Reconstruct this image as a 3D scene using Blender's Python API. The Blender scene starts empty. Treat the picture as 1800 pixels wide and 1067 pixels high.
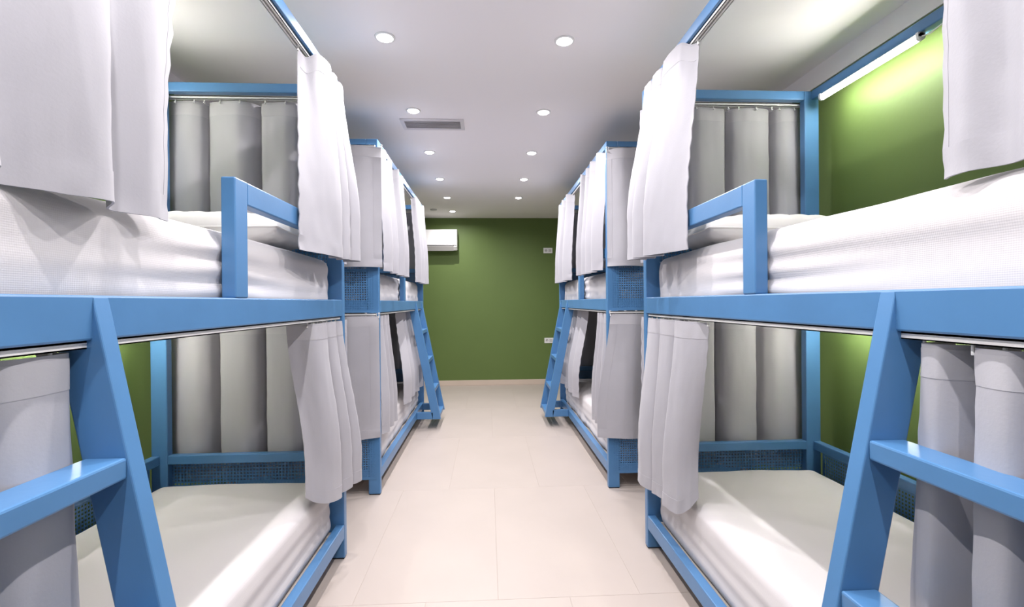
import bpy, bmesh, math, random
from mathutils import Vector, Matrix, noise

# ------------------------------------------------------------------ camera, world, exposure
scene = bpy.context.scene
C = scene.collection
CAM_Z = 1.2399
YAW, PITCH, ROLL, FPX = 0.0504, 0.0029, 0.0081, 841.1
cam_d = bpy.data.cameras.new('camera')
cam = bpy.data.objects.new('camera', cam_d)
C.objects.link(cam)
cam_d.sensor_width = 36.0
cam_d.lens = FPX / 1800.0 * 36.0
cam_d.clip_start = 0.02
_r = Vector((math.cos(YAW), -math.sin(YAW), 0))
_h = Vector((math.sin(YAW), math.cos(YAW), 0))
_f = _h * math.cos(PITCH) - Vector((0, 0, 1)) * math.sin(PITCH)
_u = _h * math.sin(PITCH) + Vector((0, 0, 1)) * math.cos(PITCH)
_R = _r * math.cos(ROLL) - _u * math.sin(ROLL)
_U = _r * math.sin(ROLL) + _u * math.cos(ROLL)
_m = Matrix((_R, _U, -_f)).transposed().to_4x4()
_m.translation = Vector((0, 0, CAM_Z))
cam.matrix_world = _m
scene.camera = cam

world = bpy.data.worlds.new('world')
scene.world = world
world.use_nodes = True
world.node_tree.nodes['Background'].inputs[0].default_value = (0.9, 0.95, 1.0, 1)
world.node_tree.nodes['Background'].inputs[1].default_value = 0.3

vs = scene.view_settings
vs.view_transform = 'Standard'
vs.look = 'None'
vs.gamma = 1.0
vs.use_curve_mapping = False
vs.exposure = 0.82
cy = scene.cycles
cy.max_bounces = 6
cy.diffuse_bounces = 5
cy.glossy_bounces = 2
cy.transmission_bounces = 0
cy.caustics_reflective = False
cy.adaptive_threshold = 0.035

DOWNLIGHT_W = 6.5          # each recessed ceiling lamp
LENS_EMIT = 9.0
LED_EMIT = 47.0            # strip lamps inside the near bunks
DOWN_COL = (1.0, 0.955, 0.965)
LED_COL = (1.0, 0.97, 0.88)

# ------------------------------------------------------------------ helpers
def new_obj(name, mesh, mat=None, parent=None):
    o = bpy.data.objects.new(name, mesh)
    C.objects.link(o)
    if mat is not None and mesh is not None and not mesh.materials:
        mesh.materials.append(mat)
    if parent is not None:
        o.parent = parent
    return o

def thing(name, label, cat, loc=(0, 0, 0), group=None):
    o = bpy.data.objects.new(name, None)
    C.objects.link(o)
    o.location = loc
    o.empty_display_size = 0.1
    tag(o, label, cat, group)
    return o

def tag(o, label, cat, group=None):
    o['label'] = label
    o['category'] = cat
    if group:
        o['group'] = group
    return o

def origin_of(o):
    v = Vector((0, 0, 0))
    while o is not None:
        v += o.location
        o = o.parent
    return v

def finish(name, bm, mat, parent=None, smooth=False, at=None):
    """bm in world coordinates -> object; vertices are moved to the parent's frame"""
    off = origin_of(parent) if parent is not None else Vector((0, 0, 0))
    if at is not None and parent is None:
        off = Vector(at)
    bmesh.ops.recalc_face_normals(bm, faces=bm.faces[:])
    for v in bm.verts:
        v.co -= off
    me = bpy.data.meshes.new(name)
    bm.to_mesh(me)
    bm.free()
    if smooth:
        for p in me.polygons:
            p.use_smooth = True
    o = new_obj(name, me, mat, parent)
    if at is not None and parent is None:
        o.location = at
    return o

def add_box(bm, x0, x1, y0, y1, z0, z1, bev=0.0, seg=2):
    x0, x1 = min(x0, x1), max(x0, x1)
    y0, y1 = min(y0, y1), max(y0, y1)
    z0, z1 = min(z0, z1), max(z0, z1)
    vs_ = [bm.verts.new((x, y, z)) for z in (z0, z1) for y in (y0, y1) for x in (x0, x1)]
    idx = ((0, 2, 3, 1), (4, 5, 7, 6), (0, 1, 5, 4), (2, 6, 7, 3), (0, 4, 6, 2), (1, 3, 7, 5))
    fs = [bm.faces.new([vs_[i] for i in f]) for f in idx]
    if bev > 0:
        es = set()
        for f in fs:
            es.update(f.edges)
        bmesh.ops.bevel(bm, geom=list(es), offset=bev, segments=seg, profile=0.5, affect='EDGES')

def box(name, x0, x1, y0, y1, z0, z1, mat, parent=None, bev=0.003, seg=2):
    bm = bmesh.new()
    add_box(bm, x0, x1, y0, y1, z0, z1, bev, seg)
    return finish(name, bm, mat, parent)

def add_cyl(bm, p, q, r, n=20, cap=True, r2=None):
    p, q = Vector(p), Vector(q)
    d = (q - p).normalized()
    a = d.orthogonal().normalized()
    b = d.cross(a)
    r2 = r if r2 is None else r2
    A = [bm.verts.new(p + (a * math.cos(2 * math.pi * i / n) + b * math.sin(2 * math.pi * i / n)) * r) for i in range(n)]
    B = [bm.verts.new(q + (a * math.cos(2 * math.pi * i / n) + b * math.sin(2 * math.pi * i / n)) * r2) for i in range(n)]
    for i in range(n):
        bm.faces.new((A[i], A[(i + 1) % n], B[(i + 1) % n], B[i]))
    if cap:
        bm.faces.new(A)
        bm.faces.new(B)

def add_lathe(bm, c, prof, n=32, sz=1):
    """prof: list of (r, z) around vertical axis at c"""
    rings = []
    for r, z in prof:
        if r < 1e-6:
            rings.append([bm.verts.new((c[0], c[1], c[2] + z * sz))])
        else:
            rings.append([bm.verts.new((c[0] + r * math.cos(2 * math.pi * i / n), c[1] + r * math.sin(2 * math.pi * i / n), c[2] + z * sz)) for i in range(n)])
    for a, b in zip(rings[:-1], rings[1:]):
        for i in range(n):
            j = (i + 1) % n
            if len(a) == 1 and len(b) == 1:
                continue
            if len(a) == 1:
                bm.faces.new((a[0], b[j], b[i]))
            elif len(b) == 1:
                bm.faces.new((a[i], a[j], b[0]))
            else:
                bm.faces.new((a[i], a[j], b[j], b[i]))

def extrude_poly(bm, pts, axis_from, axis_to, make):
    A = [bm.verts.new(make(p, axis_from)) for p in pts]
    B = [bm.verts.new(make(p, axis_to)) for p in pts]
    n = len(pts)
    bm.faces.new(A)
    bm.faces.new(B)
    for i in range(n):
        bm.faces.new((A[i], A[(i + 1) % n], B[(i + 1) % n], B[i]))

# ------------------------------------------------------------------ materials
def srgb(r, g, b):
    def f(c):
        c /= 255.0
        return c / 12.92 if c <= 0.04045 else ((c + 0.055) / 1.055) ** 2.4
    return (f(r), f(g), f(b), 1.0)

def material(name, col, rough=0.5, spec=0.5, var=0.0, var_scale=3.0, bump=0.0, bump_scale=60.0, sheen=0.0, metallic=0.0, stretch=None):
    m = bpy.data.materials.new(name)
    m.use_nodes = True
    nt = m.node_tree
    b = nt.nodes['Principled BSDF']
    b.inputs['Base Color'].default_value = col
    b.inputs['Roughness'].default_value = rough
    b.inputs['Specular IOR Level'].default_value = spec
    b.inputs['Metallic'].default_value = metallic
    if sheen:
        b.inputs['Sheen Weight'].default_value = sheen
    tc = nt.nodes.new('ShaderNodeTexCoord')
    mp = nt.nodes.new('ShaderNodeMapping')
    nt.links.new(tc.outputs['Object'], mp.inputs['Vector'])
    if stretch:
        mp.inputs['Scale'].default_value = stretch
    if var > 0:
        n = nt.nodes.new('ShaderNodeTexNoise')
        n.inputs['Scale'].default_value = var_scale
        n.inputs['Detail'].default_value = 4
        nt.links.new(mp.outputs[0], n.inputs['Vector'])
        cr = nt.nodes.new('ShaderNodeValToRGB')
        cr.color_ramp.elements[0].position = 0.3
        cr.color_ramp.elements[1].position = 0.7
        cr.color_ramp.elements[0].color = tuple(c * (1 - var) for c in col[:3]) + (1,)
        cr.color_ramp.elements[1].color = tuple(min(1, c * (1 + var)) for c in col[:3]) + (1,)
        nt.links.new(n.outputs['Fac'], cr.inputs[0])
        nt.links.new(cr.outputs[0], b.inputs['Base Color'])
    if bump > 0:
        n2 = nt.nodes.new('ShaderNodeTexNoise')
        n2.inputs['Scale'].default_value = bump_scale
        n2.inputs['Detail'].default_value = 3
        nt.links.new(mp.outputs[0], n2.inputs['Vector'])
        bp = nt.nodes.new('ShaderNodeBump')
        bp.inputs['Strength'].default_value = bump
        bp.inputs['Distance'].default_value = 0.002
        nt.links.new(n2.outputs['Fac'], bp.inputs['Height'])
        nt.links.new(bp.outputs[0], b.inputs['Normal'])
    return m

def diamond_bump(m, pitch, strength, dist=0.001):
    nt = m.node_tree
    b = nt.nodes['Principled BSDF']
    tc = nt.nodes.new('ShaderNodeTexCoord')
    sp = nt.nodes.new('ShaderNodeSeparateXYZ')
    nt.links.new(tc.outputs['Object'], sp.inputs[0])
    def op(kind, a, c):
        n = nt.nodes.new('ShaderNodeMath')
        n.operation = kind
        for i, v in enumerate((a, c)):
            if v is None:
                continue
            if isinstance(v, (int, float)):
                n.inputs[i].default_value = v
            else:
                nt.links.new(v, n.inputs[i])
        return n.outputs[0]
    k = 2 * math.pi / pitch
    xz = op('ADD', sp.outputs[0], sp.outputs[2])
    s1 = op('SINE', op('MULTIPLY', op('ADD', sp.outputs[1], xz), k), None)
    s2 = op('SINE', op('MULTIPLY', op('SUBTRACT', sp.outputs[1], xz), k), None)
    hgt = op('MULTIPLY', s1, s2)
    bp = nt.nodes.new('ShaderNodeBump')
    bp.inputs['Strength'].default_value = strength
    bp.inputs['Distance'].default_value = dist
    nt.links.new(hgt, bp.inputs['Height'])
    nt.links.new(bp.outputs[0], b.inputs['Normal'])

def emitter(name, col, strength):
    m = bpy.data.materials.new(name)
    m.use_nodes = True
    b = m.node_tree.nodes['Principled BSDF']
    b.inputs['Base Color'].default_value = (0.9, 0.9, 0.88, 1)
    b.inputs['Emission Color'].default_value = tuple(col) + (1,)
    b.inputs['Emission Strength'].default_value = strength
    return m

M_BLUE = material('blue_paint', (0.076, 0.203, 0.405, 1), rough=0.32, spec=0.45, var=0.05, var_scale=6, bump=0.10, bump_scale=45)
M_CURT = material('grey_curtain', (0.385, 0.379, 0.41, 1), rough=0.62, spec=0.35, var=0.015, var_scale=5, bump=0.12, bump_scale=180, sheen=0.15)
M_TAPE = material('heading_tape', (0.43, 0.423, 0.45, 1), rough=0.7, spec=0.3, bump=0.15, bump_scale=200)
M_SHEET = material('white_sheet', (0.62, 0.595, 0.60, 1), rough=0.85, spec=0.2, sheen=0.1)
diamond_bump(M_SHEET, 0.0075, 0.16, 0.0008)
M_PILLOW = material('pillow_quilt', (0.80, 0.79, 0.78, 1), rough=0.8, spec=0.2, bump=0.15, bump_scale=90)
M_GREEN = material('green_wall', (0.112, 0.170, 0.045, 1), rough=0.55, spec=0.35, var=0.03, var_scale=2, bump=0.25, bump_scale=35)
M_CEIL = material('white_ceiling', (0.92, 0.885, 0.89, 1), rough=0.9, spec=0.1, bump=0.05, bump_scale=40)
M_TILE = material('beige_tile', (0.465, 0.406, 0.368, 1), rough=0.42, spec=0.35, var=0.03, var_scale=2.5, bump=0.04, bump_scale=12)
M_GROUT = material('beige_grout', (0.415, 0.358, 0.318, 1), rough=0.9, spec=0.1, bump=0.2, bump_scale=90)
M_BASE = material('beige_skirting', (0.60, 0.50, 0.42, 1), rough=0.5, spec=0.3, var=0.03)
M_WHITE = material('white_plastic', (0.80, 0.80, 0.79, 1), rough=0.35, spec=0.5, bump=0.03)
M_TRACK = material('white_track', (0.78, 0.77, 0.76, 1), rough=0.4, spec=0.5, bump=0.03)
M_GREYP = material('grey_plastic', (0.55, 0.54, 0.53, 1), rough=0.4, spec=0.5, bump=0.03)
M_VENT = material('vent_enamel', (0.70, 0.67, 0.69, 1), rough=0.4, spec=0.4, bump=0.03)
M_DARK = material('dark_recess', (0.03, 0.03, 0.035, 1), rough=0.7, spec=0.2, bump=0.05)
M_WOOD = material('plywood', (0.62, 0.57, 0.52, 1), rough=0.7, spec=0.2, var=0.05, var_scale=4, stretch=(8, 1, 8))
M_LENS = emitter('lamp_lens', DOWN_COL, LENS_EMIT)
M_LENS.cycles.emission_sampling = 'NONE'
M_LED = emitter('led_diffuser', LED_COL, LED_EMIT)

# ------------------------------------------------------------------ room
WXL, WXR, WYB, WYF, H = -1.71, 1.79, 7.175, -2.2, 2.5

def structure(name, o=None, **kw):
    o['kind'] = 'structure'
    return o

structure('', box('floor', WXL - .1, WXR + .1, WYF - .1, WYB + .1, -0.06, -0.0012, M_GROUT, bev=0))
floor = bpy.data.objects['floor']
structure('', box('ceiling', WXL - .1, WXR + .1, WYF - .1, WYB + .1, H, H + .06, M_CEIL, bev=0))
structure('', box('wall_back', WXL - .1, WXR + .1, WYB, WYB + .1, -0.06, H + .06, M_GREEN, bev=0))
structure('', box('wall_left', WXL - .1, WXL, WYF - .1, WYB + .1, -0.06, H + .06, M_GREEN, bev=0))
structure('', box('wall_right', WXR, WXR + .1, WYF - .1, WYB + .1, -0.06, H + .06, M_GREEN, bev=0))
structure('', box('wall_front', WXL - .1, WXR + .1, WYF - .1, WYF, -0.06, H + .06, M_CEIL, bev=0))
structure('', box('baseboard_back', WXL + .014, WXR - .014, WYB - .014, WYB, 0, .078, M_BASE, bev=0.003))
structure('', box('baseboard_left', WXL, WXL + .014, WYF, WYB, 0, .078, M_BASE, bev=0.003))
structure('', box('baseboard_right', WXR - .014, WXR, WYF, WYB, 0, .078, M_BASE, bev=0.003))

# plain white band along the top of the side walls
structure('', box('trim_1', WXL, WXL + .006, WYF, WYB, 2.393, H, M_CEIL, bev=0))
structure('', box('trim_2', WXR - .006, WXR, WYF, WYB, 2.393, H, M_CEIL, bev=0))

# floor tiles: 0.6 x 1.2 m, staggered rows
def tile_mesh(w, l):
    bm = bmesh.new()
    add_box(bm, 0, w, 0, l, -0.008, 0.0, 0.0008, 1)
    me = bpy.data.meshes.new('floor_tile')
    bm.to_mesh(me)
    bm.free()
    me.materials.append(M_TILE)
    return me
TW, TL, GAP = 0.6, 1.2, 0.0011
_tiles = {}
row = 0
y = 1.992 - 4 * TL
while y < WYB:
    off = 0.033 if row % 2 == 0 else 0.033 + TW / 2
    x = off - 6 * TW
    while x < WXR:
        a, b_ = max(x + GAP / 2, WXL), min(x + TW - GAP / 2, WXR)
        c, d = max(y + GAP / 2, WYF), min(y + TL - GAP / 2, WYB)
        if b_ - a > 0.02 and d - c > 0.02:
            key = (round(b_ - a, 4), round(d - c, 4))
            if key not in _tiles:
                _tiles[key] = tile_mesh(*key)
            t = new_obj('tile', _tiles[key], None, floor)
            t.location = (a, c, 0)
        x += TW
    y += TL
    row += 1

# ------------------------------------------------------------------ bunk beds
XL, XR = -0.7032, 0.7894
BL, BW = 2.14, 0.90
Z_TOP0, Z_TOP1 = 2.255, 2.30
Z_MID0, Z_MID1 = 1.178, 1.258
Z_LOW0, Z_LOW1 = 0.10, 0.168

class Frame:
    def __init__(self, side, first):
        self.s = side                     # -1 left row, +1 right row
        self.A = XL if side < 0 else XR
        self.first = first
    def x(self, dx):                      # dx > 0 into the aisle
        return self.A - self.s * dx
    def y(self, t):                       # t: distance from the head end
        return 2.394 - t if self.first else 3.13 + t
    def p(self, dx, t, z):
        return (self.x(dx), self.y(t), z)

PITCHH, HOLE = 0.0155, 0.0088
_perf = {}
def perforated_mesh(w, h):
    """flat sheet in local (u along X, v along Z), square holes, 1.5 mm thick"""
    key = (round(w, 3), round(h, 3))
    if key in _perf:
        return _perf[key]
    nu, nv = int(w / PITCHH) - 1, int(h / PITCHH) - 1
    mu, mv = (w - nu * PITCHH) / 2, (h - nv * PITCHH) / 2
    us, vs_ = [0.0], [0.0]
    for i in range(nu):
        a = mu + i * PITCHH + (PITCHH - HOLE) / 2
        us += [a, a + HOLE]
    us.append(w)
    for i in range(nv):
        a = mv + i * PITCHH + (PITCHH - HOLE) / 2
        vs_ += [a, a + HOLE]
    vs_.append(h)
    NU, NV = len(us), len(vs_)
    verts = [(u, 0.0, v) for v in vs_ for u in us] + [(u, 0.0015, v) for v in vs_ for u in us]
    K = NU * NV
    faces = []
    for j in range(NV - 1):
        for i in range(NU - 1):
            q = (j * NU + i, j * NU + i + 1, (j + 1) * NU + i + 1, (j + 1) * NU + i)
            if i % 2 == 1 and j % 2 == 1:
                for k in range(4):
                    a, b = q[k], q[(k + 1) % 4]
                    faces.append((a, a + K, b + K, b))
            else:
                faces.append(q)
                faces.append(tuple(n + K for n in reversed(q)))
    me = bpy.data.meshes.new('perforated_panel')
    me.from_pydata(verts, [], faces)
    me.materials.append(M_BLUE)
    _perf[key] = me
    return me

def ladder_upright(F, root, t0, t1):
    bm = bmesh.new()
    pts = [(0.0, Z_MID1 - .002), (0.233, 0.10), (0.152, 0.10), (-0.064, Z_MID0 - .001), (0.0, Z_MID0 - .001)]
    extrude_poly(bm, pts, t0, t1, lambda p, t: F.p(p[0], t, p[1]))
    bmesh.ops.bevel(bm, geom=bm.edges[:], offset=0.003, segments=2, profile=0.5, affect='EDGES')
    return finish('ladder_upright', bm, M_BLUE, root)

def track(F, root, a, b, z0, axis, c0, c1, facing=None):
    """white C-channel with an open slot underneath, in bed coordinates"""
    bm = bmesh.new()
    w = (c1 - c0)
    strips = ((c0, c1, z0 + .011, z0 + .0148), (c0, c0 + w * .36, z0, z0 + .0025), (c1 - w * .36, c1, z0, z0 + .0025),
              (c0, c0 + w * .1, z0, z0 + .0148), (c1 - w * .1, c1, z0, z0 + .0148))
    for s0, s1, za, zb in strips:
        if axis == 't':
            add_box(bm, F.x(s0), F.x(s1), F.y(a), F.y(b), za, zb)
        else:
            add_box(bm, F.x(a), F.x(b), F.y(s0), F.y(s1), za, zb)
    return finish('curtain_track', bm, M_TRACK, root)

def bunk_bed(F, label):
    cx, cy = F.x(-BW / 2), F.y(BL / 2)
    root = thing('bunk_bed', label, 'bunk bed', (cx, cy, 0), 'blue metal bunk beds')
    def part(name, dx0, dx1, t0, t1, z0, z1, mat=M_BLUE, bev=0.004):
        return box(name, F.x(dx0), F.x(dx1), F.y(t0), F.y(t1), z0, z1, mat, root, bev)
    for dx0 in (-.075, -BW):
        for t0 in (0.0, BL - .04):
            po = part('post', dx0, dx0 + .075, t0, t0 + .04, 0.006, Z_TOP1)
            box('foot_cap', F.x(dx0 + .003), F.x(dx0 + .072), F.y(t0 + .003), F.y(t0 + .037), 0.0, 0.008, M_DARK, po, 0.001)
    for name, z0, z1, wd in (('top_beam', Z_TOP0, Z_TOP1, .05), ('side_rail', Z_MID0, Z_MID1, .04), ('side_rail', Z_LOW0, Z_LOW1, .04)):
        part(name, -wd, 0, .04, BL - .04, z0, z1)
        part(name, -BW, -BW + .04, .04, BL - .04, z0, z1)
        for t0 in (0.0, BL - .04):
            part(name if name == 'top_beam' else 'end_rail', -BW + .075, -.075, t0, t0 + .04, z0, z1)
    for z0 in (.478, 1.565):
        for t0 in (0.0, BL - .04):
            part('end_bar', -BW + .075, -.075, t0 + .002, t0 + .04, z0, z0 + .043)
        part('wall_bar', -BW + .002, -BW + .04, .04, BL - .04, z0, z0 + .043)
    # perforated sheets
    for z0, z1 in ((.10, .515), (1.18, 1.603)):
        me = perforated_mesh(BW - .04, 0.418)
        for t0, sgn in ((-.0018, 1), (BL + .0003, 1)):
            o = new_obj('perforated_panel', me, None, root)
            xx = min(F.x(-.02), F.x(-BW + .02))
            yy = min(F.y(t0), F.y(t0 + .0015))
            o.location = (xx - cx, yy - cy, z0)
    me = perforated_mesh(BL - .10, 0.418)
    o = new_obj('perforated_panel', me, None, root)
    o.rotation_euler = (0, 0, math.pi / 2)
    o.location = (F.x(-BW - .0018) - cx if F.s > 0 else F.x(-BW - .0003) - cx, min(F.y(.05), F.y(BL - .05)) - cy, .10)
    if F.s > 0:
        o.location.x = F.x(-BW) + .0018 - cx
    # guard at the head end
    part('guard_post', -.04, 0, .948, 1.018, Z_MID1, 1.598)
    part('guard_rail', -.04, 0, .04, .948, 1.53, 1.598)
    # ladder at the foot end
    ts = ((1.468, 1.506), (1.88, 1.918)) if F.first else ((1.58, 1.618), (1.995, 2.033))
    for t0, t1 in ts:
        up = ladder_upright(F, root, t0, t1)
        box('ladder_bracket', F.x(0.0), F.x(.160), F.y(t0), F.y(t1), Z_LOW0, Z_LOW1, M_BLUE, up, 0.004)
    for z in (.968, .68, .39, .142):
        out = .2012 * (Z_MID1 - z)
        part('ladder_rung', out - .073, out - .001, ts[0][1], ts[1][0], z - .038, z, M_BLUE, 0.004)
    # curtain tracks
    track(F, root, .045, BL - .045, Z_TOP0 - .0152, 't', -.038, -.012)
    track(F, root, .045, BL - .045, Z_MID0 - .0152, 't', -.034, -.010)
    for tc0, tc1 in ((-.026, -.002), (BL + .002, BL + .026)):
        track(F, root, -BW + .01, -.012, Z_TOP0 - .016, 'x', tc0, tc1)
        track(F, root, -BW + .01, -.012, Z_MID0 - .018, 'x', tc0, tc1)
    # boards carrying the mattresses
    part('base_board', -BW + .041, -.041, .041, BL - .041, Z_MID0 + .012, Z_MID0 + .03, M_WOOD, 0.001)
    part('base_board', -BW + .041, -.041, .041, BL - .041, Z_LOW0 + .015, Z_LOW0 + .033, M_WOOD, 0.001)
    return root

L1, L2, R1, R2 = Frame(-1, True), Frame(-1, False), Frame(1, True), Frame(1, False)
bunk_bed(L1, 'near blue metal bunk bed on the left of the aisle, ladder at lower left')
bunk_bed(R1, 'near blue metal bunk bed on the right of the aisle, ladder at lower right')
bunk_bed(L2, 'far blue metal bunk bed on the left, its ladder close to the air conditioner wall')
bunk_bed(R2, 'far blue metal bunk bed on the right, its ladder in front of the wall socket')

# ------------------------------------------------------------------ mattresses
def mattress(F, upper, label, seed):
    z0 = (Z_MID0 + .031) if upper else (Z_LOW0 + .034)
    z1 = 1.452 if upper else .395
    r = 0.05
    xa, xb = sorted((F.x(-.046), F.x(-BW + .046)))
    ya, yb = sorted((F.y(.047), F.y(BL - .047)))
    c = Vector(((xa + xb) / 2, (ya + yb) / 2, z0))
    hx, hy, hz = (xb - xa) / 2, (yb - ya) / 2, (z1 - z0) / 2
    NX, NY, NZ = 34, 90, 20
    bm = bmesh.new()
    grid = {}
    def vert(i, j, k):
        if (i, j, k) in grid:
            return grid[(i, j, k)]
        u, v, w = 2 * i / NX - 1, 2 * j / NY - 1, 2 * k / NZ - 1
        p = Vector((u * hx, v * hy, w * hz))
        # denser toward the rims
        q = Vector((max(-hx + r, min(hx - r, p.x)), max(-hy + r, min(hy - r, p.y)), max(-hz + r, min(hz - r, p.z))))
        d = p - q
        m = max(abs(d.x), abs(d.y), abs(d.z))
        if d.length > 1e-9:
            n = d.normalized()
            p = q + n * (m if m < r else r)
        else:
            n = Vector((0, 0, 0))
        wp = p + c + Vector((0, 0, hz))
        t = abs(wp.y - F.y(0))
        # crown of the top
        if w > 0.5:
            p.z += 0.016 * (1 - u * u) * (1 - v ** 4)
        # sheet pulled round the sides: soft horizontal pulls, strongest by the guard post
        side = abs(u) ** 8
        g = math.exp(-((t - 0.98) / 0.30) ** 2) if upper else 0.35
        nz = noise.noise(Vector((wp.y * 1.6 + seed, wp.z * 26, seed * 3.1)))
        rip = math.sin(wp.z * 105 + 2.2 * noise.noise(Vector((wp.y * 2.2, seed, 0.3))))
        p.x += math.copysign(1, u) * side * (0.0045 * nz - 0.004 + g * 0.0045 * rip)
        end = abs(v) ** 12
        p.y += math.copysign(1, v) * end * (-0.006 + 0.006 * noise.noise(Vector((wp.x * 8, wp.z * 9, seed))))
        if w > 0.9:
            p.z += 0.004 * noise.noise(Vector((wp.x * 3.5, wp.y * 2.4, seed))) + 0.0015 * noise.noise(Vector((wp.x * 14, wp.y * 9, seed)))
        # bottom hem scallops on the aisle side
        if w < -0.2 and not F.first:
            p.x += math.copysign(1, u) * side * 0.012 * noise.noise(Vector((wp.y * 9, wp.z * 4, seed)))
        grid[(i, j, k)] = bm.verts.new(p + c + Vector((0, 0, hz)))
        return grid[(i, j, k)]
    for i in range(NX):
        for j in range(NY):
            for k in (0, NZ):
                bm.faces.new((vert(i, j, k), vert(i + 1, j, k), vert(i + 1, j + 1, k), vert(i, j + 1, k)))
    for i in range(NX):
        for k in range(NZ):
            for j in (0, NY):
                bm.faces.new((vert(i, j, k), vert(i + 1, j, k), vert(i + 1, j, k + 1), vert(i, j, k + 1)))
    for j in range(NY):
        for k in range(NZ):
            for i in (0, NX):
                bm.faces.new((vert(i, j, k), vert(i, j + 1, k), vert(i, j + 1, k + 1), vert(i, j, k + 1)))
    o = finish('mattress', bm, M_SHEET, None, True, at=c)
    tag(o, label, 'mattress', 'mattresses in white fitted sheets')
    return o

mattress(L1, True, 'white-sheeted mattress on the upper bunk of the near left bed', 1.3)
mattress(R1, True, 'white-sheeted mattress on the upper bunk of the near right bed', 5.7)
mattress(L1, False, 'white-sheeted mattress on the lower bunk of the near left bed', 9.1)
mattress(R1, False, 'white-sheeted mattress on the lower bunk of the near right bed', 13.9)
mattress(L2, True, 'white-sheeted mattress on the upper bunk of the far left bed', 17.2)
mattress(R2, True, 'white-sheeted mattress on the upper bunk of the far right bed', 21.4)
mattress(L2, False, 'white-sheeted mattress on the lower bunk of the far left bed', 25.8)
mattress(R2, False, 'white-sheeted mattress on the lower bunk of the far right bed', 29.5)

# ------------------------------------------------------------------ pillows
def pillow(F, dx0, dx1, t0, t1, zb, zt, label, seed):
    cx, cy = (F.x(dx0) + F.x(dx1)) / 2, (F.y(t0) + F.y(t1)) / 2
    hx, hy, hz = abs(dx1 - dx0) / 2, abs(t1 - t0) / 2, (zt - zb) / 2
    NX, NY = 64, 44
    bm = bmesh.new()
    def prof(u, v):
        e = max(0.0, 1 - abs(u) ** 3.2) * max(0.0, 1 - abs(v) ** 3.2)
        return e ** 0.42
    rows = {}
    for s in (1, -1):
        for i in range(NX + 1):
            for j in range(NY + 1):
                u, v = 2 * i / NX - 1, 2 * j / NY - 1
                if s < 0 and (i in (0, NX) or j in (0, NY)):
                    rows[(s, i, j)] = rows[(1, i, j)]
                    continue
                h = prof(u, v)
                x, y_ = u * hx, v * hy
                # bowed-in sides between the corners
                x *= 1 - 0.05 * (1 - v * v)
                y_ *= 1 - 0.07 * (1 - u * u)
                q = abs(math.sin((x + y_) * math.pi / 0.085) * math.sin((x - y_) * math.pi / 0.085)) ** 0.5
                z = s * hz * h * (0.96 + 0.04 * noise.noise(Vector((u * 2, v * 2, seed)))) + s * 0.006 * (q - 1) * min(1, h * 1.5)
                rows[(s, i, j)] = bm.verts.new((cx + x, cy + y_, zb + hz + (z if s > 0 else z * 0.92)))
    for s in (1, -1):
        for i in range(NX):
            for j in range(NY):
                try:
                    bm.faces.new((rows[(s, i, j)], rows[(s, i + 1, j)], rows[(s, i + 1, j + 1)], rows[(s, i, j + 1)]))
                except ValueError:
                    pass
    o = finish('pillow', bm, M_PILLOW, None, True, at=(cx, cy, zb))
    tag(o, label, 'pillow', 'quilted white pillows')
    # welt running round the seam
    bm = bmesh.new()
    loop = []
    n = 40
    for a in range(n):
        loop.append((-1 + 2 * a / n, -1))
    for a in range(n):
        loop.append((1, -1 + 2 * a / n))
    for a in range(n):
        loop.append((1 - 2 * a / n, 1))
    for a in range(n):
        loop.append((-1, 1 - 2 * a / n))
    P = [Vector((cx + u * hx * (1 - 0.05 * (1 - v * v)), cy + v * hy * (1 - 0.07 * (1 - u * u)), zb + hz)) for u, v in loop]
    ring = []
    for i, p in enumerate(P):
        tdir = (P[(i + 1) % len(P)] - P[i - 1]).normalized()
        b = tdir.cross(Vector((0, 0, 1)))
        ring.append([bm.verts.new(p + (b * math.cos(k * math.pi / 3) + Vector((0, 0, 1)) * math.sin(k * math.pi / 3)) * 0.003) for k in range(6)])
    for i in range(len(ring)):
        a, b = ring[i], ring[(i + 1) % len(ring)]
        for k in range(6):
            bm.faces.new((a[k], a[(k + 1) % 6], b[(k + 1) % 6], b[k]))
    finish('seam_welt', bm, M_PILLOW, o, True)
    return o

pillow(L1, -.10, -.80, .07, .52, 1.452, 1.625, 'quilted white pillow at the head of the upper left bunk', 2.0)
pillow(R1, -.10, -.80, .07, .52, 1.452, 1.615, 'quilted white pillow at the head of the upper right bunk', 6.0)

# ------------------------------------------------------------------ curtains
def catmull(pts, per):
    P = [Vector(p) for p in pts]
    P = [P[0] * 2 - P[1]] + P + [P[-1] * 2 - P[-2]]
    out = []
    for i in range(1, len(P) - 2):
        a, b, c, d = P[i - 1], P[i], P[i + 1], P[i + 2]
        # centripetal-ish tension keeps the folds from looping
        for k in range(per):
            t = k / per
            m1, m2 = (c - a) * 0.42, (d - b) * 0.42
            h00 = 2 * t ** 3 - 3 * t ** 2 + 1
            h10 = t ** 3 - 2 * t ** 2 + t
            h01 = -2 * t ** 3 + 3 * t ** 2
            h11 = t ** 3 - t ** 2
            out.append(b * h00 + m1 * h10 + c * h01 + m2 * h11)
    out.append(P[-2])
    return out

_hook = None
def hook_mesh():
    global _hook
    if _hook is None:
        bm = bmesh.new()
        add_box(bm, -.0025, .0025, -.0025, .0025, -.016, .014, .001, 1)
        add_box(bm, -.006, .006, -.005, .005, .012, .018, .001, 1)
        add_box(bm, -.0025, .0025, -.009, -.002, -.016, -.011, .001, 1)
        _hook = bpy.data.meshes.new('hook')
        bm.to_mesh(_hook)
        bm.free()
        _hook.materials.append(M_WHITE)
    return _hook

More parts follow.
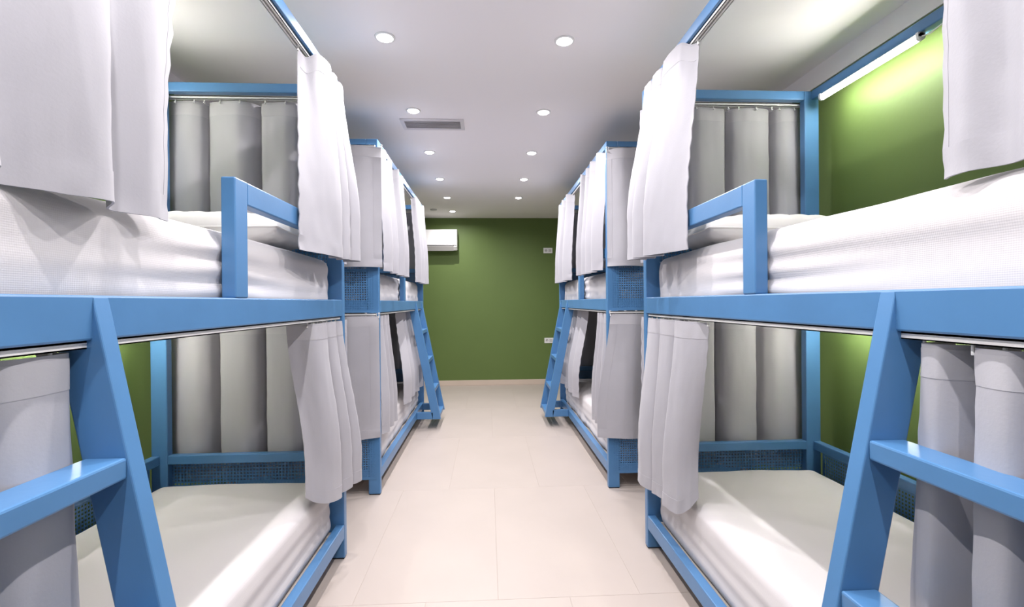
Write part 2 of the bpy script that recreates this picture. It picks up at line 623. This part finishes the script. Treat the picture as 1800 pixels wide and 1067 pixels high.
def curtain(label, top, bot, z_top, z_bot, seed, group, hooks=True, rail=None, ease=1.25, per=7, NV=26, crumple=1.0):
    """top / bot: matching lists of world (x, y[, dz]) control points along the heading and the hem"""
    top = [tuple(p) + (0.0,) * (3 - len(p)) for p in top]
    bot = [tuple(p) + (0.0,) * (3 - len(p)) for p in bot]
    T, B = catmull(top, per), catmull(bot, per)
    nu = len(T)
    arc = [0.0]
    for a, b in zip(T[:-1], T[1:]):
        arc.append(arc[-1] + (b.xy - a.xy).length)
    at = Vector((T[0].x, T[0].y, z_bot))
    G = []
    HEM, TAPE = 3, 3
    vv = [0.0, .012, .05, .085] + [.085 + (.93 - .085) * k / (NV - 8) for k in range(1, NV - 7)] + [.955, .978, 1.0]
    for v in vv:
        rowv = []
        s = min(1.0, v * ease)
        s = s * s * (3 - 2 * s) * 0.6 + s * 0.4
        for i in range(nu):
            p = T[i].lerp(B[i], s)
            z = (z_top + T[i].z) * (1 - v) + (z_bot + B[i].z) * v
            # cloth noise along the local normal
            a, b = T[max(0, i - 1)].lerp(B[max(0, i - 1)], s), T[min(nu - 1, i + 1)].lerp(B[min(nu - 1, i + 1)], s)
            tn = (b.xy - a.xy)
            tn = tn.normalized() if tn.length > 1e-9 else Vector((1, 0))
            nn = Vector((-tn.y, tn.x))
            k = 0.006 * crumple * v * noise.noise(Vector((arc[i] * 9, v * 3.0, seed)))
            k += 0.0022 * crumple * noise.noise(Vector((arc[i] * 30, v * 16, seed + 4)))
            k += 0.003 * crumple * max(0, v - .8) * 5 * noise.noise(Vector((arc[i] * 26, v * 9, seed + 9)))
            edge = min(i, nu - 1 - i)
            if edge < 4:                      # puckered side seam
                k += 0.0022 * math.sin(v * 70 + seed) * (1 - edge / 4)
            z += 0.004 * v * noise.noise(Vector((arc[i] * 6, seed, 2.0)))
            rowv.append(Vector((p.x + nn.x * k, p.y + nn.y * k, z)))
        G.append(rowv)
    def sheet(name, j0, j1, mat, parent, thick, i0=0, i1=None):
        i1 = nu - 1 if i1 is None else i1
        bm = bmesh.new()
        V = [[bm.verts.new(G[j][i]) for i in range(i0, i1 + 1)] for j in range(j0, j1 + 1)]
        for j in range(j1 - j0):
            for i in range(i1 - i0):
                bm.faces.new((V[j][i], V[j][i + 1], V[j + 1][i + 1], V[j + 1][i]))
        o = finish(name, bm, mat, parent, True, at=at if parent is None else None)
        md = o.modifiers.new('cloth_thickness', 'SOLIDIFY')
        md.thickness = thick
        md.offset = 0.0
        es = o.modifiers.new('crisp_rim', 'EDGE_SPLIT')
        es.split_angle = math.radians(50)
        return o
    o = sheet('curtain', 0, len(vv) - 1, M_CURT, None, 0.002)
    tag(o, label, 'curtain', group)
    tape = sheet('heading_tape', 1, 3, M_TAPE, o, 0.0034)
    sheet('hem', len(vv) - 4, len(vv) - 1, M_CURT, o, 0.0040)
    sheet('side_hem', 3, len(vv) - 4, M_CURT, o, 0.0036, 0, 2)
    sheet('side_hem', 3, len(vv) - 4, M_CURT, o, 0.0036, nu - 3, nu - 1)
    if hooks:
        n = max(3, int(round(arc[-1] / 0.09)))
        for k in range(n + 1):
            d = arc[-1] * k / n
            i = min(range(nu), key=lambda q: abs(arc[q] - d))
            q = Vector((T[i].x, T[i].y, z_top + .002))
            if rail is not None:
                if abs(q[rail[0]] - rail[1]) > .05:
                    continue
                q[rail[0]] = rail[1]
            h = new_obj('hook', hook_mesh(), None, tape)
            h.location = q - at
    return o

def aisle_pts(F, ys, lift=0.0):
    out = []
    for p in ys:
        if lift and p[1] > .004:
            p = (p[0], p[1], lift + (p[2] if len(p) > 2 else 0))
        out.append((F.x(p[1]), p[0]) + tuple(p[2:]))
    return out

def wave_pts(n, a0, a1, base, amp, seed, power=1.0):
    rnd = random.Random(seed)
    out = []
    N = 2 * n + 1
    for k in range(N):
        f = k / (N - 1)
        jit = 0 if k in (0, N - 1) else rnd.uniform(-.28, .28) / (N - 1)
        s = 1 if k % 2 else -1
        out.append((a0 + (a1 - a0) * (f + jit), base + s * amp * rnd.uniform(.65, 1.1)))
    return out

def pleat_pts(n, a0, a1, amp, seed):
    rnd = random.Random(seed)
    w = [rnd.uniform(.75, 1.3) for _ in range(n)]
    tot = sum(w)
    out, f = [], 0.0
    for k in range(n):
        wk = w[k] / tot
        for q, d in ((0.0, .9), (.10, -.35), (.32, -1.0), (.66, -.75), (.90, -.25)):
            out.append((a0 + (a1 - a0) * (f + wk * q), d * amp * rnd.uniform(.8, 1.1)))
        f += wk
    out.append((a1, .5 * amp))
    return out

GU, GLO = 'grey curtains of the upper bunks', 'grey curtains of the lower bunks'
ZU, ZL = 2.236, 1.158          # heading heights
HU, HL = 1.44, .375            # hem heights

# --- near beds, aisle side (control points: y, outward offset from the bed's aisle face)
curtain('pale grey curtain gathered at the upper left corner of the photo, above the left ladder',
        aisle_pts(L1, [(1.185, -.025), (1.08, -.012), (.985, -.045), (.93, -.015), (.84, -.012), (.765, -.045), (.72, -.03), (.64, .005), (.55, -.03), (.45, -.01), (.35, -.03)], .03),
        aisle_pts(L1, [(1.115, -.018), (1.05, -.004), (.985, -.042), (.905, .022), (.845, -.005), (.79, -.045), (.73, -.055), (.665, .06), (.58, .04), (.46, .03), (.35, .0)]),
        ZU, HU - .012, 1.0, GU, rail=(0, L1.x(-.024)))
curtain('pale grey curtain at the upper right photo corner, beside the lit strip lamp',
        aisle_pts(R1, [(.822, -.03), (.77, -.012), (.715, -.045), (.66, -.005), (.58, -.045), (.50, -.005), (.42, -.04), (.33, -.015)], .03),
        aisle_pts(R1, [(.835, -.048), (.785, -.035), (.735, -.058), (.67, -.04), (.60, -.03), (.52, .03), (.43, -.02), (.34, .01)]),
        ZU, HU + .018, 2.0, GU, rail=(0, R1.x(-.024)))
curtain('pale grey curtain bunched over the guard rail of the near left upper bunk',
        aisle_pts(L1, [(1.90, -.028, 0), (1.935, -.008, -.02), (1.985, .02, -.01), (2.07, .032), (2.125, .026), (2.118, -.03), (2.135, -.038), (2.16, .018), (2.20, .028), (2.222, .018), (2.215, -.035), (2.235, -.035), (2.255, .018), (2.29, .026), (2.315, .016), (2.325, -.03)], .03),
        aisle_pts(L1, [(1.80, .012), (1.88, .024), (1.97, .045), (2.08, .066), (2.14, .064), (2.12, .018), (2.145, .012), (2.17, .05), (2.215, .074), (2.24, .066), (2.222, .02), (2.245, .012), (2.265, .07), (2.305, .098), (2.335, .085), (2.33, .012)]),
        ZU, HU, 3.0, GU, rail=(0, L1.x(-.024)), ease=1.35)
curtain('pale grey curtain bunched over the guard rail of the near right upper bunk',
        aisle_pts(R1, [(1.80, -.03), (1.825, -.012), (1.87, .012), (1.93, .026), (1.99, .028), (2.035, .02), (2.03, -.035), (2.045, -.035), (2.07, .012), (2.13, .028), (2.165, .02), (2.16, -.035), (2.175, -.035), (2.195, .02), (2.25, .028), (2.28, .02), (2.275, -.035), (2.325, -.02)], .03),
        aisle_pts(R1, [(1.825, .012), (1.85, .014), (1.91, .03), (1.98, .055), (2.05, .082), (2.10, .092), (2.07, .024), (2.09, .012), (2.12, .05), (2.175, .10), (2.21, .105), (2.18, .026), (2.20, .012), (2.225, .07), (2.285, .10), (2.325, .098), (2.30, .02), (2.335, .012)]),
        ZU, HU, 4.0, GU, rail=(0, R1.x(-.024)), ease=1.35)
curtain('grey curtain gathered beside the near left ladder on the lower bunk',
        aisle_pts(L1, [(.878, -.085), (.876, -.05), (.868, -.026), (.84, -.02), (.77, -.022), (.735, -.045), (.72, -.09), (.71, -.085), (.70, -.03), (.65, -.02), (.60, -.045), (.545, -.03)]),
        aisle_pts(L1, [(.886, -.075), (.884, -.045), (.874, -.014), (.845, -.002), (.765, -.002), (.73, -.03), (.712, -.075), (.70, -.07), (.688, -.01), (.64, .004), (.59, -.03), (.53, -.01)]),
        ZL, HL + .04, 5.0, GLO, rail=(0, L1.x(-.024)))
curtain('grey pleated curtain gathered behind the near right ladder on the lower bunk',
        aisle_pts(R1, [(.878, -.11), (.868, -.07), (.856, -.028), (.85, -.018), (.82, -.02), (.80, -.045), (.785, -.085), (.775, -.115), (.768, -.11), (.76, -.04), (.753, -.02), (.70, -.018), (.68, -.06), (.665, -.09), (.65, -.04), (.64, -.02), (.575, -.03), (.54, -.05)]),
        aisle_pts(R1, [(.905, -.075), (.895, -.05), (.878, -.02), (.868, -.006), (.825, .006), (.80, -.03), (.78, -.07), (.765, -.10), (.755, -.095), (.748, -.02), (.74, .006), (.685, .012), (.66, -.04), (.645, -.07), (.63, -.02), (.615, .01), (.55, -.01), (.52, -.03)]),
        ZL, HL + .045, 6.0, GLO, rail=(0, R1.x(-.024)))
curtain('grey curtain bunched at the far end of the near left lower bunk',
        aisle_pts(L1, [(1.945, -.10), (1.958, -.06), (1.975, .0), (2.02, .012), (2.075, .012), (2.09, .004), (2.08, -.035), (2.10, -.035), (2.14, .008), (2.19, .014), (2.205, .008), (2.20, -.03), (2.215, -.03), (2.25, .01), (2.30, .012), (2.325, -.03)]),
        aisle_pts(L1, [(2.0, -.05, .07), (2.03, -.03, .04), (2.055, .01, .02), (2.10, .034, .01), (2.165, .044), (2.19, .036), (2.165, -.002), (2.19, -.01), (2.225, .03), (2.275, .056), (2.30, .05), (2.28, .008), (2.30, .004), (2.33, .055), (2.38, .078), (2.385, .012)]),
        ZL, HL, 7.0, GLO, rail=(0, L1.x(-.024)))
curtain('grey curtain bunched at the far end of the near right lower bunk',
        aisle_pts(R1, [(1.735, -.03), (1.785, -.012), (1.86, .008), (1.93, .014), (1.955, .008), (1.945, -.035), (1.965, -.04), (2.02, .006), (2.10, .014), (2.125, .008), (2.115, -.035), (2.135, -.035), (2.18, .01), (2.26, .014), (2.315, .0), (2.335, -.03)]),
        aisle_pts(R1, [(1.895, -.055, .075), (1.90, -.02, .03), (1.925, .016), (1.985, .042), (2.02, .044), (2.0, -.015, .01), (2.02, -.02, .01), (2.06, .012), (2.125, .042), (2.15, .044), (2.13, -.005), (2.15, -.01), (2.185, .045), (2.25, .07), (2.315, .06), (2.335, .012)]),
        ZL, HL - .01, 8.0, GLO, rail=(0, R1.x(-.024)))

# --- end curtains of the near beds, seen from inside the bunks
def end_curtain(F, t, n, amp, z0, z1, seed, label, group, a0=-.015, a1=-BW + .015, bot_shift=None, bot_amp=None, pleat=False):
    top = (pleat_pts if pleat else lambda *q: wave_pts(q[0], q[1], q[2], 0, q[3], q[4]))(n, a0, a1, amp, seed)
    bamp = bot_amp if bot_amp else amp * 1.25
    k = bamp / amp
    bot = [(p[0], p[1] * k) for p in top]
    if bot_shift:
        bot = [(p[0] + bot_shift * (1 - i / (len(bot) - 1)) ** 1.5, p[1]) for i, p in enumerate(bot)]
    sg = -1 if t < 1 else 1
    f = lambda q: (F.x(q[0]), F.y(t + sg * (q[1] + bamp * 1.1)))
    curtain(label, [f(q) for q in top], [f(q) for q in bot], z0, z1, seed, group, rail=(1, F.y(t + sg * .012)))

end_curtain(L1, -.006, 4, .034, ZU, HU, 11, 'closed grey curtain behind the pillow of the upper left bunk', GU, pleat=True)
end_curtain(R1, -.006, 4, .034, ZU, HU, 12, 'closed grey curtain behind the pillow of the upper right bunk', GU, pleat=True)
end_curtain(L1, -.006, 4, .034, ZL, HL, 13, 'closed grey curtain at the far end inside the near left lower bunk', GLO, pleat=True)
end_curtain(R1, -.006, 4, .034, ZL, HL, 14, 'closed grey curtain at the far end inside the near right lower bunk', GLO, pleat=True)

# --- far beds
end_curtain(L2, -.006, 3, .03, ZU, HU + .03, 21, 'smooth grey curtain across the near end of the far left upper bunk', GU, a0=.028)
end_curtain(R2, -.006, 3, .03, ZU, HU + .03, 22, 'smooth grey curtain across the near end of the far right upper bunk', GU, a0=.0)
end_curtain(L2, -.006, 3, .03, ZL, HL, 23, 'smooth grey curtain across the near end of the far left lower bunk', GLO, a0=.004)
end_curtain(R2, -.006, 3, .026, ZL, HL - .03, 24, 'smooth grey curtain across the near end of the far right lower bunk', GLO, bot_shift=.09)
end_curtain(L2, BL + .006, 3, .02, ZU, HU, 25, 'shaded grey curtain at the back end of the far left upper bunk', GU)
end_curtain(R2, BL + .006, 3, .02, ZU, HU, 26, 'shaded grey curtain at the back end of the far right upper bunk', GU)
end_curtain(L2, BL + .006, 3, .02, ZL, HL, 27, 'shaded grey curtain at the back end of the far left lower bunk', GLO)
end_curtain(R2, BL + .006, 3, .02, ZL, HL, 28, 'shaded grey curtain at the back end of the far right lower bunk', GLO)

def aisle_wave(F, n, y0, y1, b0, amp0, b1, amp1, z0, z1, seed, label, group, yb0=None, yb1=None, ease=1.35):
    top = wave_pts(n, y0, y1, b0, amp0, seed)
    yb0 = y0 if yb0 is None else yb0
    yb1 = y1 if yb1 is None else yb1
    bot = []
    for (yy, d) in top:
        f = (yy - y0) / (y1 - y0)
        bot.append((yb0 + (yb1 - yb0) * f, b1 + (d - b0) / amp0 * amp1))
    curtain(label, aisle_pts(F, top, .03 if z0 > 2 else 0), aisle_pts(F, bot), z0, z1, seed, group, rail=(0, F.x(-.024)), ease=ease)

aisle_wave(L2, 4, 3.17, 4.02, .0, .03, .042, .03, ZU, HU + .01, 31, 'pale grey curtain on the aisle side of the far left upper bunk, nearer one', GU)
aisle_wave(L2, 3, 4.60, 5.20, .0, .032, .035, .034, ZU, HU, 32, 'pale grey curtain on the far left upper bunk, next to the air conditioner', GU, 4.62, 5.26)
aisle_wave(R2, 4, 3.18, 3.93, .0, .03, .042, .03, ZU, HU + .01, 33, 'pale grey curtain on the aisle side of the far right upper bunk, nearer one', GU)
aisle_wave(R2, 3, 4.42, 5.20, .0, .032, .035, .034, ZU, HU, 34, 'pale grey curtain on the far right upper bunk, next to the high wall socket', GU, 4.42, 5.26)
aisle_wave(L2, 3, 3.19, 3.50, -.02, .018, .015, .02, ZL, HL, 35, 'grey curtain on the aisle side of the far left lower bunk, nearer one', GLO, 3.19, 3.62)
aisle_wave(L2, 4, 4.28, 5.12, -.10, .022, .0, .022, ZL, HL, 36, 'grey curtain behind the ladder of the far left lower bunk', GLO, 4.10, 5.14)
aisle_wave(R2, 3, 3.19, 3.48, -.02, .018, .015, .02, ZL, HL, 37, 'grey curtain on the aisle side of the far right lower bunk, nearer one', GLO, 3.19, 3.55)
aisle_wave(R2, 4, 4.28, 5.12, -.10, .022, .0, .022, ZL, HL, 38, 'grey curtain behind the ladder of the far right lower bunk', GLO, 4.25, 5.14)

# ------------------------------------------------------------------ strip lamps inside the near bunks
def strip_lamp(F, z, label):
    x = F.x(-.866)
    y0, y1 = 1.74, 2.29
    root = thing('strip_lamp', label, 'strip light', (x, (y0 + y1) / 2, z - .02), 'strip lamps inside the near bunks')
    xi = F.x(-BW + .04)
    box('housing', x - .009, x + .009, y0, y1, z + .011, z + .0165, M_WHITE, root, 0.001)
    bm = bmesh.new()
    add_cyl(bm, (x, y0 + .012, z), (x, y1 - .012, z), .0125, 20)
    finish('diffuser_tube', bm, M_LED, root, True)
    for a, b in ((y0, y0 + .012), (y1 - .012, y1)):
        bm = bmesh.new()
        add_cyl(bm, (x, a, z), (x, b, z), .0145, 20)
        add_box(bm, x - .0145, x + .0145, a, b, z, z + .0165)
        finish('end_cap', bm, M_WHITE, root)
    bm = bmesh.new()
    P = [Vector((x, y0 - .001, z)), Vector((x + F.s * .004, y0 - .03, z - .006)), Vector((x + F.s * .008, y0 - .07, z + .004)), Vector((x + F.s * .01, y0 - .14, z + .012)), Vector((x + F.s * .01, y0 - .5, z + .012))]
    for a, b in zip(P[:-1], P[1:]):
        add_cyl(bm, a, b, .0025, 8)
    finish('cable', bm, M_WHITE, root)

strip_lamp(R1, 2.238, 'glowing strip lamp under the top beam of the near right upper bunk')
strip_lamp(L1, 2.238, 'glowing strip lamp under the top beam of the near left upper bunk')
strip_lamp(R1, 1.161, 'glowing strip lamp over the near right lower bunk, lighting the green wall')
strip_lamp(L1, 1.161, 'glowing strip lamp over the near left lower bunk, lighting the green wall')

# ------------------------------------------------------------------ ceiling downlights
ORD = ('first', 'second', 'third', 'fourth', 'fifth', 'sixth', 'seventh', 'eighth', 'ninth', 'tenth')
def downlight(x, y, label):
    root = thing('downlight', label, 'ceiling light', (x, y, H), 'round recessed ceiling downlights')
    bm = bmesh.new()
    add_lathe(bm, (x, y, H), [(.036, -.001), (.036, -.005), (.041, -.006), (.047, -.004), (.048, 0.0), (.036, -.001)], 36)
    finish('trim_ring', bm, M_WHITE, root, True)
    bm = bmesh.new()
    add_lathe(bm, (x, y, H), [(.0355, -.002), (.0345, -.006), (.028, -.011), (.016, -.0135), (0, -.0145)], 36)
    finish('lens', bm, M_LENS, root, True)
    ld = bpy.data.lights.new('lamp', 'AREA')
    ld.shape = 'DISK'
    ld.size = .036
    ld.energy = DOWNLIGHT_W
    ld.spread = math.radians(165)
    ld.color = DOWN_COL
    lo = bpy.data.objects.new('lamp', ld)
    C.objects.link(lo)
    lo.parent = root
    lo.location = (0, 0, -.016)

for side, xx, ks in (('left', -.477, range(5, -4, -1)), ('right', .379, range(4, -4, -1))):  # last of each row: unseen behind the camera, added to light the near beds
    for n, k in enumerate(ks):
        downlight(xx, 2.297 + .8664 * k, 'lit round downlight in the ceiling, %s row, %s from the green wall' % (side, ORD[n]))

# flat round cover on the ceiling by the back wall
bm = bmesh.new()
add_lathe(bm, (-.722, 6.505, H), [(.045, 0.0), (.045, -.008), (.040, -.013), (.02, -.015), (0, -.015)], 32)
o = finish('ceiling_cover', bm, M_GREYP, None, True, at=(-.722, 6.505, H))
tag(o, 'small flat unlit round cover on the ceiling above the air conditioner', 'ceiling cover')

# ------------------------------------------------------------------ ceiling air vent
vx0, vx1, vy0, vy1 = -.593, -.157, 3.300, 3.495
vent = thing('air_vent', 'rectangular white louvred air vent in the ceiling beside the left row of lights', 'air vent', ((vx0 + vx1) / 2, (vy0 + vy1) / 2, H))
bm = bmesh.new()
FW = .026
add_box(bm, vx0, vx1, vy0, vy0 + FW, H - .010, H, .002, 1)
add_box(bm, vx0, vx1, vy1 - FW, vy1, H - .010, H, .002, 1)
add_box(bm, vx0, vx0 + FW, vy0 + FW, vy1 - FW, H - .010, H, .002, 1)
add_box(bm, vx1 - FW, vx1, vy0 + FW, vy1 - FW, H - .010, H, .002, 1)
finish('frame', bm, M_VENT, vent)
box('backing', vx0 + .01, vx1 - .01, vy0 + .01, vy1 - .01, H - .0015, H - .0005, M_DARK, vent, 0)
ns = 8
for i in range(ns):
    yc = vy0 + FW + (vy1 - vy0 - 2 * FW) * (i + .5) / ns
    bm = bmesh.new()
    pts = [(-.0062, -.0098), (-.0002, -.0098), (.0055, -.002), (.0035, -.002)]
    extrude_poly(bm, pts, vx0 + FW, vx1 - FW, lambda p, a: (a, yc + p[0], H + p[1]))
    finish('slat', bm, M_VENT, vent)

# ------------------------------------------------------------------ air conditioner on the back wall
ax0, ax1, ay0, az0, az1 = -1.23, -.44, WYB - .20, 2.0, 2.305
ac = thing('air_conditioner', 'white wall-mounted air conditioner high on the green back wall', 'air conditioner', ((ax0 + ax1) / 2, WYB - .1, az0))
bm = bmesh.new()
pts = [(WYB, az0 + .02), (WYB - .15, az0), (ay0 + .012, az0 + .055), (ay0 + .012, az1 - .012), (ay0 + .03, az1), (WYB, az1)]
extrude_poly(bm, pts, ax0, ax1, lambda p, a: (a, p[0], p[1]))
bmesh.ops.bevel(bm, geom=bm.edges[:], offset=0.005, segments=2, profile=0.5, affect='EDGES')
finish('body', bm, M_WHITE, ac)
fp = box('front_panel', ax0 + .004, ax1 - .004, ay0, ay0 + .014, az0 + .075, az1 - .008, M_WHITE, ac, 0.005)
bm = bmesh.new()
pts = [(ay0 + .010, az0 + .066), (ay0 + .004, az0 + .062), (WYB - .155, az0 - .004), (WYB - .15, az0 + .004)]
extrude_poly(bm, pts, ax0 + .05, ax1 - .05, lambda p, a: (a, p[0], p[1]))
finish('louvre_flap', bm, M_GREYP, ac)
box('outlet_slot', ax0 + .045, ax1 - .045, ay0 + .008, ay0 + .014, az0 + .066, az0 + .074, M_DARK, ac, 0)
box('indicator', ax1 - .10, ax1 - .085, ay0 - .0006, ay0 + .002, az0 + .10, az0 + .105, M_GREYP, fp, 0)

# ------------------------------------------------------------------ wall sockets on the back wall
def wall_socket(x0, z0, label):
    w, h = .136, .080
    y1 = WYB
    root = thing('wall_socket', label, 'wall socket', (x0 + w / 2, y1, z0), 'double wall plates on the green wall')
    box('plate', x0, x0 + w, y1 - .008, y1, z0, z0 + h, M_WHITE, root, 0.003)
    cxs, cz = x0 + .040, z0 + h / 2
    bm = bmesh.new()
    n = 28
    prof = [(.021, -.0095), (.019, -.0095), (.0185, -.0084), (.0, -.0084)]
    rings = []
    for r, d in prof:
        rings.append([bm.verts.new((cxs + r * math.cos(2 * math.pi * i / n), y1 + d, cz + r * math.sin(2 * math.pi * i / n))) for i in range(n)] if r > 0 else [bm.verts.new((cxs, y1 + d, cz))])
    for a, b in zip(rings[:-1], rings[1:]):
        for i in range(n):
            j = (i + 1) % n
            if len(b) == 1:
                bm.faces.new((a[i], a[j], b[0]))
            else:
                bm.faces.new((a[i], a[j], b[j], b[i]))
    well = finish('socket_well', bm, M_GREYP, root, True)
    for sx in (-.0095, .0095):
        bm = bmesh.new()
        add_cyl(bm, (cxs + sx, y1 - .0088, cz), (cxs + sx, y1 - .008, cz), .003, 12)
        finish('pin_hole', bm, M_DARK, well)
    box('cover_plate', x0 + .075, x0 + .118, y1 - .010, y1 - .0075, z0 + .018, z0 + .062, M_GREYP, root, 0.0015)

wall_socket(.842, 1.972, 'white double socket plate high on the green back wall')
wall_socket(.846, .618, 'white double socket plate low on the green wall, partly behind a ladder')
